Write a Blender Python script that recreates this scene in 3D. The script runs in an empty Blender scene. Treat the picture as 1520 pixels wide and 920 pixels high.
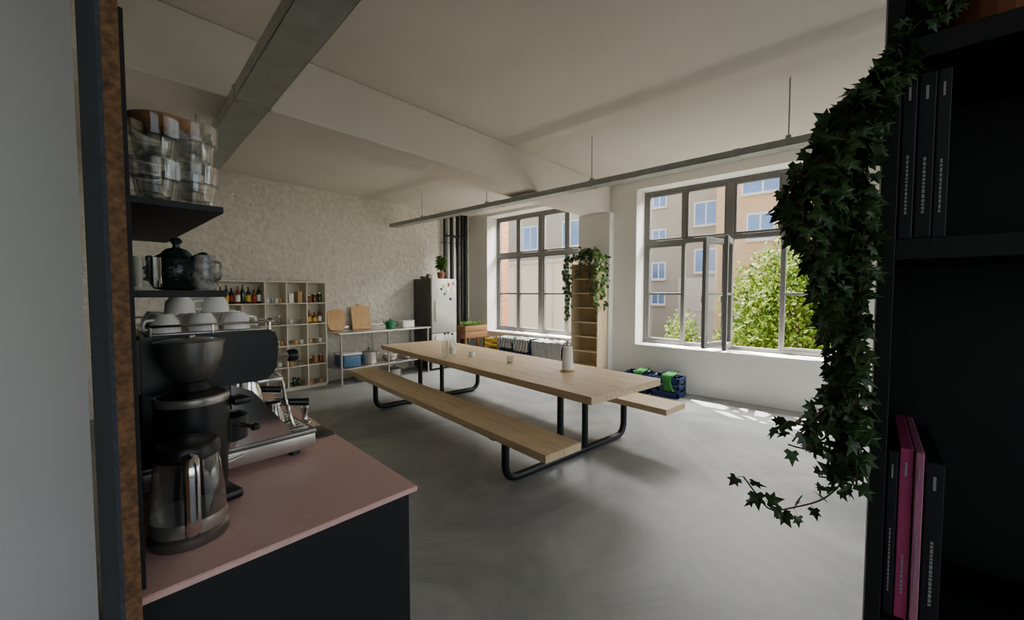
import bpy, bmesh, math, random
from mathutils import Vector, Matrix, Euler
random.seed(7)
R=random.random
def U(a,b): return a+(b-a)*R()
# ---------------------------------------------------------------- materials
def lin(c):
    o=[]
    for v in c:
        v=v/255.0
        o.append(v/12.92 if v<=0.04045 else ((v+0.055)/1.055)**2.4)
    return o
MC={}
def M(name,col,rough=.5,metal=0.,var=.08,vscale=8.,bump=0.,bscale=40.,bdist=.01,trans=0.,ior=1.45,spec=.5,stretch=None,emit=0.,coat=0.,alpha=1.):
    if name in MC: return MC[name]
    m=bpy.data.materials.new(name); m.use_nodes=True
    nt=m.node_tree; N=nt.nodes; L=nt.links
    p=N['Principled BSDF']
    c=lin(col)
    tc=N.new('ShaderNodeTexCoord'); mp=N.new('ShaderNodeMapping')
    L.new(tc.outputs['Object'],mp.inputs['Vector'])
    if stretch: mp.inputs['Scale'].default_value=stretch
    nz=N.new('ShaderNodeTexNoise'); nz.inputs['Scale'].default_value=vscale; nz.inputs['Detail'].default_value=5
    L.new(mp.outputs['Vector'],nz.inputs['Vector'])
    rp=N.new('ShaderNodeValToRGB')
    rp.color_ramp.elements[0].position=.3; rp.color_ramp.elements[1].position=.7
    rp.color_ramp.elements[0].color=[max(0,x*(1-var)) for x in c]+[1]
    rp.color_ramp.elements[1].color=[min(1,x*(1+var)) for x in c]+[1]
    L.new(nz.outputs['Fac'],rp.inputs['Fac']); L.new(rp.outputs['Color'],p.inputs['Base Color'])
    p.inputs['Roughness'].default_value=rough; p.inputs['Metallic'].default_value=metal
    p.inputs['Transmission Weight'].default_value=trans; p.inputs['IOR'].default_value=ior
    p.inputs['Specular IOR Level'].default_value=spec; p.inputs['Coat Weight'].default_value=coat
    p.inputs['Alpha'].default_value=alpha
    if bump>0:
        n2=N.new('ShaderNodeTexNoise'); n2.inputs['Scale'].default_value=bscale; n2.inputs['Detail'].default_value=6
        L.new(mp.outputs['Vector'],n2.inputs['Vector'])
        b=N.new('ShaderNodeBump'); b.inputs['Strength'].default_value=bump; b.inputs['Distance'].default_value=bdist
        L.new(n2.outputs['Fac'],b.inputs['Height']); L.new(b.outputs['Normal'],p.inputs['Normal'])
    MC[name]=m; return m
def nodes(m): return m.node_tree.nodes,m.node_tree.links,m.node_tree.nodes['Principled BSDF']

ceil_m=M('ceiling_paint',(206,200,188),.9,var=.04,vscale=1.2,bump=.15,bscale=30)
wall_m=M('white_wall_paint',(228,226,220),.85,var=.03,vscale=2,bump=.2,bscale=25)
# rough plaster
plaster=M('rough_plaster',(224,218,205),.9,var=.10,vscale=14)
N,L,p=nodes(plaster)
tc=N.new('ShaderNodeTexCoord'); n1=N.new('ShaderNodeTexNoise'); n1.inputs['Scale'].default_value=13; n1.inputs['Detail'].default_value=8; n1.inputs['Roughness'].default_value=.65; n1.inputs['Distortion'].default_value=1.2
v1=N.new('ShaderNodeTexVoronoi'); v1.inputs['Scale'].default_value=16; v1.feature='SMOOTH_F1'
ad=N.new('ShaderNodeMath'); ad.operation='ADD'
L.new(tc.outputs['Object'],n1.inputs['Vector']); L.new(tc.outputs['Object'],v1.inputs['Vector'])
L.new(n1.outputs['Fac'],ad.inputs[0]); L.new(v1.outputs['Distance'],ad.inputs[1])
bb=N.new('ShaderNodeBump'); bb.inputs['Strength'].default_value=.8; bb.inputs['Distance'].default_value=.04
L.new(ad.outputs[0],bb.inputs['Height']); L.new(bb.outputs['Normal'],p.inputs['Normal'])
# concrete floor
floor_m=M('polished_concrete',(150,150,148),.38,var=.02,vscale=2)
N,L,p=nodes(floor_m)
tc=N.new('ShaderNodeTexCoord')
na=N.new('ShaderNodeTexNoise'); na.inputs['Scale'].default_value=.9; na.inputs['Detail'].default_value=10; na.inputs['Roughness'].default_value=.62; na.inputs['Distortion'].default_value=1.6
L.new(tc.outputs['Object'],na.inputs['Vector'])
ra=N.new('ShaderNodeValToRGB'); ra.color_ramp.elements[0].position=.34; ra.color_ramp.elements[1].position=.70
ra.color_ramp.elements[0].color=lin((120,123,122))+[1]; ra.color_ramp.elements[1].color=lin((164,165,161))+[1]
L.new(na.outputs['Fac'],ra.inputs['Fac']); L.new(ra.outputs['Color'],p.inputs['Base Color'])
rb=N.new('ShaderNodeMapRange'); rb.inputs['To Min'].default_value=.30; rb.inputs['To Max'].default_value=.6
L.new(na.outputs['Fac'],rb.inputs['Value']); L.new(rb.outputs['Result'],p.inputs['Roughness'])
frame_m=M('window_frame_paint',(104,103,100),.5,var=.03)
wood_t=M('table_oak',(206,180,142),.5,var=.12,vscale=3,stretch=(9,1.0,9),bump=.1,bscale=8)
wood_p=M('pine_wood',(208,186,148),.55,var=.10,vscale=3,stretch=(12,12,1.2))
wood_x=M('beech_wood',(196,156,104),.5,var=.14,vscale=3,stretch=(14,2,2))
wood_d=M('planter_wood',(140,100,66),.6,var=.2,vscale=3,stretch=(2,14,14))
black_tube=M('black_steel_tube',(34,36,38),.35,.3)
galv=M('galvanised_steel',(160,163,158),.45,.3,var=.12,vscale=9)
steel=M('brushed_steel',(200,196,190),.28,.85,var=.05,vscale=20)
chrome=M('chrome',(225,223,220),.14,1.0,var=.02)
steel_dk=M('dark_steel',(128,126,122),.3,.8,var=.06)
black=M('black_plastic',(22,22,23),.35,var=.1)
black_matt=M('black_board',(21,22,23),.6,var=.15,vscale=5)
black_wood=M('black_cabinet',(20,23,26),.55,var=.1)
pink=M('pink_worktop',(224,182,175),.38,var=.06,vscale=60)
gray_board=M('grey_felt_board',(62,68,76),.9,var=.2,vscale=120,bump=.3,bscale=200)
white_sh=M('cream_shelf',(222,214,194),.6,var=.04)
white_c=M('white_ceramic',(232,230,224),.2,var=.01)
terra=M('terracotta',(158,96,62),.8,var=.1)
soil=M('soil',(52,38,28),.95,var=.3,vscale=60)
leaf_iv=M('ivy_leaf',(50,74,36),.45,var=.45,vscale=14)
leaf_lt=M('houseplant_leaf',(92,128,52),.45,var=.3,vscale=14)
stem_m=M('vine_stem',(74,62,40),.7)
osb=M('particle_board',(112,82,54),.85,var=.5,vscale=90,bump=.4,bscale=150)
green_g=M('teapot_glaze',(26,44,38),.18,var=.3,vscale=30,bump=.5,bscale=70,bdist=.006)
blue_p=M('blue_crate_plastic',(22,48,96),.45)
yel_p=M('yellow_crate_plastic',(204,166,40),.45)
teal_p=M('green_bag_cloth',(48,126,54),.7,var=.25)
paper=M('paper_white',(240,238,232),.9,var=.02,bump=.2,bscale=80)
grn_pot=M('green_enamel',(36,116,76),.3)
blue_bin=M('blue_bin',(70,110,145),.45)
amber=M('amber_glass',(120,62,16),.1,var=.1,spec=.7)
dkgreen=M('green_bottle_glass',(30,60,28),.1,spec=.7)
red_l=M('red_label',(170,44,30),.6); yel_l=M('yellow_label',(222,184,60),.6)
jar_b=M('jar_contents',(170,120,70),.6,var=.3,vscale=40)
def thinglass(name,col,refl=.05,blend=.3):
    m=bpy.data.materials.new(name); m.use_nodes=True
    nt=m.node_tree; nt.nodes.clear(); N=nt.nodes; L=nt.links
    o=N.new('ShaderNodeOutputMaterial'); mx=N.new('ShaderNodeMixShader'); t=N.new('ShaderNodeBsdfTransparent'); g=N.new('ShaderNodeBsdfGlossy')
    t.inputs[0].default_value=list(col)+[1]; g.inputs['Roughness'].default_value=.05
    if blend>0:
        lw=N.new('ShaderNodeLayerWeight'); lw.inputs['Blend'].default_value=blend
        L.new(lw.outputs['Facing'],mx.inputs[0])
    else: mx.inputs[0].default_value=refl
    L.new(t.outputs[0],mx.inputs[1]); L.new(g.outputs[0],mx.inputs[2]); L.new(mx.outputs[0],o.inputs[0])
    return m
tglass=thinglass('thin_glass',(.88,.9,.89))
glass=thinglass('tumbler_glass',(.95,.96,.96),.05,.3)
wglass=thinglass('window_glass',(.97,.98,.98),.05,0)
def brick(name,c1,c2,sc):
    m=M(name,c1,.9); N,L,p=nodes(m)
    tc=N.new('ShaderNodeTexCoord'); mp=N.new('ShaderNodeMapping'); mp.inputs['Rotation'].default_value=(math.radians(90),0,0)
    b=N.new('ShaderNodeTexBrick'); b.inputs['Color1'].default_value=lin(c1)+[1]; b.inputs['Color2'].default_value=lin(c2)+[1]
    b.inputs['Mortar'].default_value=lin((170,150,125))+[1]; b.inputs['Scale'].default_value=sc; b.inputs['Mortar Size'].default_value=.015
    L.new(tc.outputs['Object'],mp.inputs[0]); L.new(mp.outputs[0],b.inputs['Vector']); L.new(b.outputs['Color'],p.inputs['Base Color'])
    return m
brick_m=brick('brick_wall',(176,112,62),(150,88,50),4.)
def stripes(name,a,b,scale,axis=(0,1,0)):
    m=M(name,a,.9); N,L,p=nodes(m)
    tc=N.new('ShaderNodeTexCoord'); w=N.new('ShaderNodeTexWave'); w.inputs['Scale'].default_value=scale; w.bands_direction='Y' if axis[1] else 'Z'
    r=N.new('ShaderNodeValToRGB'); r.color_ramp.interpolation='CONSTANT'
    r.color_ramp.elements[0].color=lin(a)+[1]; r.color_ramp.elements[1].color=lin(b)+[1]; r.color_ramp.elements[1].position=.6
    L.new(tc.outputs['Object'],w.inputs['Vector']); L.new(w.outputs['Fac'],r.inputs[0]); L.new(r.outputs[0],p.inputs['Base Color'])
    return m
towel1=stripes('striped_towel',(206,202,194),(50,56,70),8)
towel2=stripes('checked_towel',(200,198,192),(90,92,96),16)
# ---------------------------------------------------------------- builder
class B:
    def __init__(s): s.v=[];s.f=[];s.mi=[];s.m=[]
    def mat(s,m):
        if m not in s.m: s.m.append(m)
        return s.m.index(m)
    def raw(s,vs,fs,m):
        o=len(s.v); s.v+= [tuple(x) for x in vs]; k=s.mat(m)
        for f in fs: s.f.append([i+o for i in f]); s.mi.append(k)
    def bm(s,bm,m,T=None):
        bm.verts.ensure_lookup_table()
        for i,v in enumerate(bm.verts): v.index=i
        vs=[(T@v.co if T else v.co) for v in bm.verts]
        s.raw(vs,[[v.index for v in f.verts] for f in bm.faces],m); bm.free()
    def box(s,a,b,m,bev=0,T=None,seg=2):
        bm=bmesh.new(); bmesh.ops.create_cube(bm,size=1)
        for v in bm.verts: v.co=Vector([(a[i]+b[i])/2+v.co[i]*(b[i]-a[i]) for i in range(3)])
        if bev>0: bmesh.ops.bevel(bm,geom=bm.edges[:],offset=bev,segments=seg,affect='EDGES',profile=.5)
        s.bm(bm,m,T)
    def lathe(s,prof,c,m,seg=28,T=None):
        vs=[];fs=[];n=len(prof)
        for r,z in prof:
            for k in range(seg):
                a=2*math.pi*k/seg; q=Vector((c[0]+r*math.cos(a),c[1]+r*math.sin(a),c[2]+z)); vs.append(T@q if T else q)
        for i in range(n-1):
            for k in range(seg):
                k2=(k+1)%seg; fs.append([i*seg+k,i*seg+k2,(i+1)*seg+k2,(i+1)*seg+k])
        if prof[0][0]>1e-5: fs.append(list(range(seg))[::-1])
        if prof[-1][0]>1e-5: fs.append([(n-1)*seg+k for k in range(seg)])
        s.raw(vs,fs,m)
    def tube(s,pts,r,m,seg=10,sm=0,r2=None):
        P=[Vector(p) for p in pts]
        if sm: P=smooth(P,sm)
        n=len(P); vs=[];fs=[]
        up=None
        for i,p in enumerate(P):
            t=(P[min(i+1,n-1)]-P[max(i-1,0)]).normalized()
            if up is None: up=t.orthogonal().normalized()
            up=(up-t*up.dot(t))
            up=up.normalized() if up.length>1e-6 else t.orthogonal().normalized()
            w=t.cross(up); rr=r if r2 is None else r+(r2-r)*i/(n-1)
            for k in range(seg):
                a=2*math.pi*k/seg; vs.append(p+(up*math.cos(a)+w*math.sin(a))*rr)
        for i in range(n-1):
            for k in range(seg):
                k2=(k+1)%seg; fs.append([i*seg+k,i*seg+k2,(i+1)*seg+k2,(i+1)*seg+k])
        fs.append(list(range(seg))[::-1]); fs.append([(n-1)*seg+k for k in range(seg)])
        s.raw(vs,fs,m)
    def done(s,name,loc=(0,0,0),rot=(0,0,0),ang=35,smooth_=True):
        me=bpy.data.meshes.new(name)
        me.from_pydata(s.v,[],s.f)
        for m in s.m: me.materials.append(m)
        me.polygons.foreach_set('material_index',s.mi)
        if smooth_:
            me.polygons.foreach_set('use_smooth',[True]*len(me.polygons)); me.set_sharp_from_angle(angle=math.radians(ang))
        me.update()
        ob=bpy.data.objects.new(name,me); bpy.context.scene.collection.objects.link(ob)
        ob.location=loc; ob.rotation_euler=rot; return ob
def smooth(P,k):
    out=[]
    n=len(P)
    for i in range(n-1):
        p0=P[max(i-1,0)];p1=P[i];p2=P[i+1];p3=P[min(i+2,n-1)]
        for j in range(k):
            t=j/k
            out.append(.5*((2*p1)+(p2-p0)*t+(2*p0-5*p1+4*p2-p3)*t*t+(-p0+3*p1-3*p2+p3)*t**3))
    out.append(P[-1]); return out
def arc_path(pts,rad,k=6):
    P=[Vector(p) for p in pts]; out=[P[0]]
    for i in range(1,len(P)-1):
        a=(P[i-1]-P[i]).normalized(); b=(P[i+1]-P[i]).normalized()
        s=P[i]+a*rad; e=P[i]+b*rad
        for j in range(k+1):
            t=j/k; out.append(s*(1-t)**2+P[i]*2*t*(1-t)+e*t*t)
    out.append(P[-1]); return out
IVY=[(0,0),(.28,-.14),(.52,.08),(.3,.24),(.5,.56),(.2,.52),(0,1),(-.2,.52),(-.5,.56),(-.3,.24),(-.52,.08),(-.28,-.14)]
OVAL=[(0,0),(.22,.2),(.3,.45),(.2,.75),(0,1),(-.2,.75),(-.3,.45),(-.22,.2)]
def leaf(b,pos,tip,nrm,size,m,shape=IVY):
    y=Vector(tip).normalized(); z=Vector(nrm); z=(z-y*z.dot(y))
    z=z.normalized() if z.length>1e-4 else y.orthogonal().normalized()
    x=y.cross(z); vs=[Vector(pos)+y*size*.35+z*size*.07]
    for a,c in shape: vs.append(Vector(pos)+x*a*size+y*c*size-z*abs(a)*size*.12)
    n=len(shape); b.raw(vs,[[0,1+i,1+(i+1)%n] for i in range(n)],m)
def vine(b,pts,m,size=(.02,.04),step=.014,shape=IVY,r=.0014,jit=.012,view=Vector((-.74,-.67,0))):
    P=smooth([Vector(p) for p in pts],8); b.tube(P,r,stem_m,seg=5)
    acc=0;side=1
    for i in range(1,len(P)):
        d=(P[i]-P[i-1]).length; acc+=d
        while acc>step:
            acc-=step; side=-side
            t=(P[i]-P[i-1]).normalized()
            lat=t.cross(Vector((U(-1,1),U(-1,1),U(-.4,.4)))).normalized()
            base=P[i]; pos=base+lat*U(.3,1)*jit*1.6
            b.raw([base,pos,pos+Vector((0,0,.0012)),base+Vector((0,0,.0012))],[[0,1,2,3]],stem_m)
            tip=lat*U(.2,.9)+Vector((0,0,-U(.2,1)))
            nr=view*U(-.2,1)+Vector((U(-.8,.8),U(-.8,.8),U(-.1,.9)))
            leaf(b,pos,tip,nr,U(*size),m,shape)
# ---------------------------------------------------------------- room shell
b=B(); b.box((-2.6,-4,-.12),(6.55,7.0,0),floor_m); b.done('floor',smooth_=False)
b=B(); b.box((-2.6,-4,3.28),(6.55,3.3,3.45),ceil_m); b.box((-2.6,3.3,3.20),(6.55,7.0,3.45),ceil_m); b.done('ceiling',smooth_=False)
b=B(); b.box((-2.6,3.27,2.82),(6.1,3.75,3.28),ceil_m,.012)
b.done('trim_beam',smooth_=False)
b=B(); b.box((-.1,6.8,0),(6.55,7.0,3.2),plaster); b.done('wall_back',smooth_=False)
b=B(); b.box((-2.6,1.95,0),(.03,6.8,3.2),wall_m); b.box((-2.75,-4,0),(-2.6,7,3.45),wall_m); b.done('wall_left',smooth_=False)
# unseen rear wall, with open bands added to let in fill light
b=B(); b.box((-2.6,-4.15,0),(6.55,-4,.4),wall_m); b.box((-2.6,-4.15,3.2),(6.55,-4,3.45),wall_m)
for x in (-2.6,1.9,6.25): b.box((x,-4.15,.4),(x+.3,-4,3.2),wall_m)
b.done('wall_rear',smooth_=False)
WY=[(.25,2.81),(3.72,6.22),(-3.3,-.8)]
ZS,ZT=.65,3.14
b=B()
b.box((6.1,-4,0),(6.55,7,ZS),wall_m); b.box((6.1,-4,ZT),(6.55,7,3.28),wall_m)
for y0,y1 in [(6.22,7.0),(2.81,3.72),(-.8,.25),(-4,-3.3)]:
    b.box((6.1,y0,ZS),(6.55,y1,ZT),wall_m)
b.done('wall_right',smooth_=False)
b=B(); b.box((5.95,3.2,0),(6.1,3.8,2.82),wall_m,.008); b.done('trim_pilaster',smooth_=False)
b=B()
for y0,y1 in WY: b.box((6.06,y0+.01,.652),(6.40,y1-.01,.672),wall_m,.004)
b.done('trim_window_sills')
# ---------------------------------------------------------------- windows
def window(name,y0,y1,open_mid=False):
    b=B(); X0,X1=6.40,6.47; f=.055; z0,z1=ZS+.022,ZT; tr=2.30; yc=(y0+y1)/2; mid=1.48
    G=(X0+X1)/2
    b.box((X0,y0,z0),(X1,y0+f,z1),frame_m,.005); b.box((X0,y1-f,z0),(X1,y1,z1),frame_m,.005)
    b.box((X0,y0+f,z0),(X1,y1-f,z0+f),frame_m,.005); b.box((X0,y0+f,z1-f),(X1,y1-f,z1),frame_m,.005)
    b.box((X0-.01,yc-.045,z0+f),(X1,yc+.045,z1-f),frame_m,.005)
    for s0,s1 in ((y0+f,yc-.045),(yc+.045,y1-f)):
        b.box((X0-.01,s0,tr-.035),(X1,s1,tr+.035),frame_m,.005)
        sc=(s0+s1)/2
        for a,c in ((s0,sc-.018),(sc+.018,s1)):
            sash(b,a,c,tr+.035,z1-f,G,None)
        b.box((X0,sc-.02,tr+.035),(X1,sc+.02,z1-f),frame_m,.004)
        for a,c in ((s0,sc-.012),(sc+.012,s1)):
            near_center=min(abs(a-yc),abs(c-yc))<.06
            if open_mid and near_center:
                continue
            sash(b,a,c,z0+f,tr-.035,G,mid)
        b.box((X0,sc-.012,z0+f),(X1,sc+.012,tr-.035),frame_m,.004)
    if open_mid:
        w=(y1-y0)/4-.06
        for sg,ang in ((1,math.radians(14)),(-1,math.radians(7))):
            T=Matrix.Translation((X0-.02,yc+sg*.03,0))@Matrix.Rotation(math.radians(180)-sg*ang if sg>0 else math.radians(180)+ang,4,'Z')
            z0s,z1s=z0+f,tr-.04; t=.026; fw=.075
            b.box((0,-t,z0s),(fw,t,z1s),frame_m,.005,T); b.box((w-fw,-t,z0s),(w,t,z1s),frame_m,.005,T)
            b.box((fw,-t,z0s),(w-fw,t,z0s+fw),frame_m,.005,T); b.box((fw,-t,z1s-fw),(w-fw,t,z1s),frame_m,.005,T)
            b.box((fw,-t*.7,mid-.015),(w-fw,t*.7,mid+.015),frame_m,.003,T)
            b.box((fw,-.004,z0s+fw),(w-fw,.004,z1s-fw),wglass,0,T)
            b.box((w-.045,-t-.03,mid-.12),(w-.025,-t,mid-.02),steel,.004,T)
    b.done(name,smooth_=False)
def sash(b,a,c,z0,z1,G,mid):
    f=.035; X0,X1=G-.028,G+.028
    b.box((X0,a,z0),(X1,a+f,z1),frame_m,.004); b.box((X0,c-f,z0),(X1,c,z1),frame_m,.004)
    b.box((X0,a+f,z0),(X1,c-f,z0+f),frame_m,.004); b.box((X0,a+f,z1-f),(X1,c-f,z1),frame_m,.004)
    if mid: b.box((X0+.01,a+f,mid-.018),(X1-.01,c-f,mid+.018),frame_m,.004)
    b.raw([(G,a+f,z0+f),(G,c-f,z0+f),(G,c-f,z1-f),(G,a+f,z1-f)],[[0,1,2,3]],wglass)
window('window_1',*WY[0],open_mid=True); window('window_2',*WY[1]); window('added_light_window',*WY[2])  # last window is out of view, added to let in more light
# ---------------------------------------------------------------- cable trays
def tray(name,p0,p1,w,h,rods):
    d=Vector(p1)-Vector(p0); Ln=d.length; ang=math.atan2(-d.x,d.y)
    T=Matrix.Translation(p0)@Matrix.Rotation(ang,4,'Z'); b=B()
    b.box((-w/2,0,0),(w/2,Ln,.003),galv,0,T); b.box((-w/2,0,0),(-w/2+.003,Ln,h),galv,0,T); b.box((w/2-.003,0,0),(w/2,Ln,h),galv,0,T)
    b.box((-w/2,0,h-.003),(-w/2+.016,Ln,h),galv,0,T); b.box((w/2-.016,0,h-.003),(w/2,Ln,h),galv,0,T)
    y=.6
    k=1.5
    while y<Ln:
        b.box((-w/2-.004,y,-.004),(w/2+.004,y+.05,.0),galv,.001,T); b.box((-w/2-.005,y,-.004),(-w/2,y+.05,h+.004),galv,.001,T); b.box((w/2,y,-.004),(w/2+.005,y+.05,h+.004),galv,.001,T)
        for q in (.012,.038):
            for xx in (-w/2+.02,w/2-.02): b.lathe([(.006,-.009),(.006,-.004)],(xx,y+q,0),galv,8,T)
        y+=k
    b.tube([T@Vector((-.03,.02,.018)),T@Vector((-.02,Ln/2,.018)),T@Vector((-.03,Ln-.02,.018))],.012,black,6)
    b.tube([T@Vector((.03,.02,.014)),T@Vector((.04,Ln/2,.014)),T@Vector((.02,Ln-.02,.014))],.008,white_c,6)
    for ry,rx,zt in rods:
        b.box((rx-.015,ry-.02,h-.01),(rx+.015,ry+.02,h+.03),galv,.002,T)
        b.box((rx-.012,ry-.015,h+.03),(rx+.06,ry+.015,h+.036),galv,.001,T)
        q0=T@Vector((rx,ry,h)); b.tube([q0,(q0.x,q0.y,zt)],.006,galv,6)
    return b.done(name,smooth_=False)
tray('cable_tray',(4.1,-1.2,2.72),(4.1,6.7,2.72),.15,.06,[(1.745,-.04,3.279),(3.62,-.04,3.279),(5.35,-.04,3.199),(6.92,-.04,3.199),(.2,-.04,3.279)])
tray('cable_tray',(.63,-.6,2.72),(1.04,6.78,2.72),.2,.085,[(.3,-.08,3.279),(1.75,-.08,3.279),(5.4,-.08,3.199)])
# pipes
b=B()
for x,y,r,m in [(5.33,6.72,.028,black_tube),(5.42,6.73,.02,galv),(5.50,6.7,.035,black_tube),(5.60,6.73,.018,white_c),(5.68,6.70,.04,black_tube),(5.80,6.71,.03,black_tube),(5.90,6.70,.045,black_tube)]:
    b.tube([(x,y,0.02),(x,y,3.19)],r,m,12)
for z in (.6,1.6,2.55): b.box((5.28,6.755,z),(5.96,6.79,z+.03),galv,.003)
b.tube([(5.33,6.66,2.7),(5.9,6.66,2.7)],.02,black_tube,10)
b.done('heating_pipes')
# ---------------------------------------------------------------- picnic table
b=B()
nb=5; W=.96
for i in range(nb):
    w=W/nb; x=-W/2+i*w
    b.box((x+.0004,-1.88,.69),(x+w-.0004,1.88,.75),wood_t,.0015,None,1)
for sx in (-1,1):
    x0=.945*sx; x1=.59*sx
    for k in range(2):
        xa=min(x0,x1)+k*.1775; b.box((xa+.0004,-1.88,.395),(xa+.1771,1.88,.45),wood_t,.0015,None,1)
for sy in (-1,1):
    y=1.3*sy
    pts=arc_path([(-.80,y,.392),(-.80,y,.033),(.80,y,.033),(.80,y,.392)],.13,8)
    b.tube(pts,.032,black_tube,14)
    for sx in (-1,1):
        b.tube([(.17*sx,y,.033),(.17*sx,y,.688)],.03,black_tube,14)
        b.box((.80*sx-.14,y-.03,.386),(.80*sx+.12,y+.03,.395),black_tube,.002)
    b.box((-.4,y-.03,.68),(.4,y+.03,.69),black_tube,.002)
b.done('picnic_table',(3.195,3.266,0),(0,0,math.radians(-7.4)))
# table items
def bottle_prof(r,h): return [(r*.9,0),(r,.01),(r,h*.55),(r*.85,h*.65),(r*.36,h*.8),(r*.33,h*.97),(r*.4,h*.975),(r*.4,h)]
def bottle(name,x,y,z,r,h,m,lab=None,capm=None):
    b=B(); b.lathe(bottle_prof(r,h),(0,0,0),m,16)
    if lab: b.lathe([(r+.0008,h*.15),(r+.0008,h*.45)],(0,0,0),lab,16)
    if capm: b.lathe([(r*.45,h*.97),(r*.45,h*1.03)],(0,0,0),capm,12)
    return b.done(name,(x,y,z))
for x,y in ((2.90,3.66),(2.96,3.60),(2.98,3.70)):
    bottle('water_bottle',x,y,.752,.036,.27,tglass,white_c if y<3.65 else None,black)
b=B(); b.lathe([(.03,0),(.034,.02),(.034,.055),(.026,.06),(.026,.065)],(0,0,0),white_c,20); b.done('sugar_bowl',(3.10,3.42,.751))
b=B(); b.lathe([(.028,0),(.034,.002),(.037,.08),(.035,.08),(.032,.006),(0,.006)],(0,0,0),tglass,20); b.lathe([(.029,.008),(.031,.03),(0,.03)],(0,0,0),white_c,16); b.done('candle_glass',(3.09,2.81,.751))
b=B(); b.lathe([(.07,0),(.07,.012),(.01,.014)],(0,0,0),wood_x,24); b.lathe([(.02,.016),(.055,.016),(.045,.235),(.02,.235)],(0,0,0),paper,28); b.lathe([(.008,.01),(.008,.27),(.014,.275),(.012,.29),(0,.293)],(0,0,0),wood_x,14)
b.done('paper_towel_holder',(3.166,2.135,.751))
# ---------------------------------------------------------------- cube shelf on back wall
b=B(); t=.016; Y0,Y1=6.50,6.78
cols=[1.32,1.60,1.885,2.17,2.46,2.745]; rows=[.04,.365,.69,1.01,1.335,1.66]
b.box((1.32,Y1-.006,.04),(2.745,Y1,1.66),white_sh)
for z in rows: b.box((cols[0]-.008,Y0,z-.008),(cols[-1]+.008,Y1-.006,z+.008),white_sh,.001,None,1)
for i,x in enumerate(cols):
    for j in range(5):
        if i==1 and j in (4,2): continue
        b.box((x-.008,Y0,rows[j]+.008),(x+.008,Y1-.006,rows[j+1]-.008),white_sh)
b.box((1.32,Y0+.02,0),(2.745,Y1,.032),white_sh)
b.done('cube_shelving_unit',smooth_=False)
b=B()
def bt(b,x,y,z,r,h,m,lab=None):
    b.lathe(bottle_prof(r,h),(x,y,z),m,12)
    if lab: b.lathe([(r+.001,h*.12),(r+.001,h*.48)],(x,y,z),lab,12)
def jar(b,x,y,z,r,h,m,lid):
    b.lathe([(r*.95,0),(r,.005),(r,h*.8),(r*.8,h*.88)],(x,y,z),m,12); b.lathe([(r*.85,h*.88),(r*.85,h)],(x,y,z),lid,12)
x=1.37
for m,l,h in [(amber,None,.24),(dkgreen,yel_l,.26),(black,red_l,.22),(amber,white_c,.25),(dkgreen,None,.27),(black,yel_l,.24),(amber,red_l,.2),(dkgreen,white_c,.26)]:
    bt(b,x,6.60+U(-.03,.04),1.344,.03,h,m,l); x+=.066
for i in range(2,5):
    for j in range(5):
        x0=cols[i]+.02;x1=cols[i+1]-.02;z=rows[j]+.009
        n=random.choice([2,3,4]); k=R()
        for q in range(n):
            xx=x0+(x1-x0)*(q+.5)/n; rr=min(.032,(x1-x0)/n*.45)
            if k<.35: jar(b,xx,6.6,z,rr,U(.09,.16),random.choice([jar_b,tglass,amber,dkgreen]),random.choice([steel,steel,black,white_c]))
            elif k<.5: bt(b,xx,6.6,z,rr,U(.15,.24),random.choice([dkgreen,amber,black]),random.choice([yel_l,white_c,white_c]))
            elif k<.85: b.lathe([(rr*.7,0),(rr,.01),(rr*1.1,.07),(rr,.07),(rr*.9,.01),(0,.01)],(xx,6.6,z),random.choice([white_c,tglass,wood_x]),14)
            else: b.box((xx-rr,6.55,z),(xx+rr,6.66,z+U(.1,.2)),random.choice([white_c,steel_dk,wood_x,grn_pot]),.003)
for j,z in ((0,.05),(1,.374),(2,.70),(3,1.02)):
    for q in range(5):
        xx=1.38+q*.1
        if abs(xx-1.6)<.035: continue
        jar(b,xx,6.6,z,.034,U(.1,.2),random.choice([jar_b,amber,white_c,steel]),random.choice([steel,black,white_c]))
b.done('pantry_jars_and_bottles')
# ---------------------------------------------------------------- metal counter and contents
b=B(); X0,X1,Y0,Y1=2.80,4.54,6.15,6.76
b.box((X0,Y0,.83),(X1,Y1,.86),steel,.004); b.box((X0,Y1-.02,.86),(X1,Y1,.93),steel,.003)
b.box((X0+.02,Y0+.03,.26),(X1-.02,Y1-.03,.28),steel,.003)
for x in (X0+.04,3.67,X1-.04):
    for y in (Y0+.04,Y1-.05): b.tube([(x,y,.002),(x,y,.83)],.018,steel,12)
b.done('steel_kitchen_counter')
def board(name,x,w,h,m,rnd,hole):
    bm=bmesh.new(); pts=[]
    if rnd:
        for k in range(24):
            a=2*math.pi*k/24; pts.append((w/2*math.copysign(abs(math.cos(a))**.6,math.cos(a)),h/2+h/2*math.copysign(abs(math.sin(a))**.6,math.sin(a))))
    else: pts=[(-w/2,0),(w/2,0),(w/2,h*.9),(w*.15,h*.92),(w*.12,h),(-w*.12,h),(-w*.15,h*.92),(-w/2,h*.9)]
    f=bm.faces.new([bm.verts.new((p[0],0,p[1])) for p in pts]); r=bmesh.ops.extrude_face_region(bm,geom=[f])
    for v in r['geom']:
        if isinstance(v,bmesh.types.BMVert): v.co.y+=.022
    bmesh.ops.recalc_face_normals(bm,faces=bm.faces)
    b=B(); b.bm(bm,m)
    return b.done(name,(x,6.62,.866),(math.radians(-11),0,0))
board('cutting_board',2.98,.30,.36,wood_x,True,False); board('cutting_board',3.42,.34,.44,wood_x,False,True)
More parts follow.
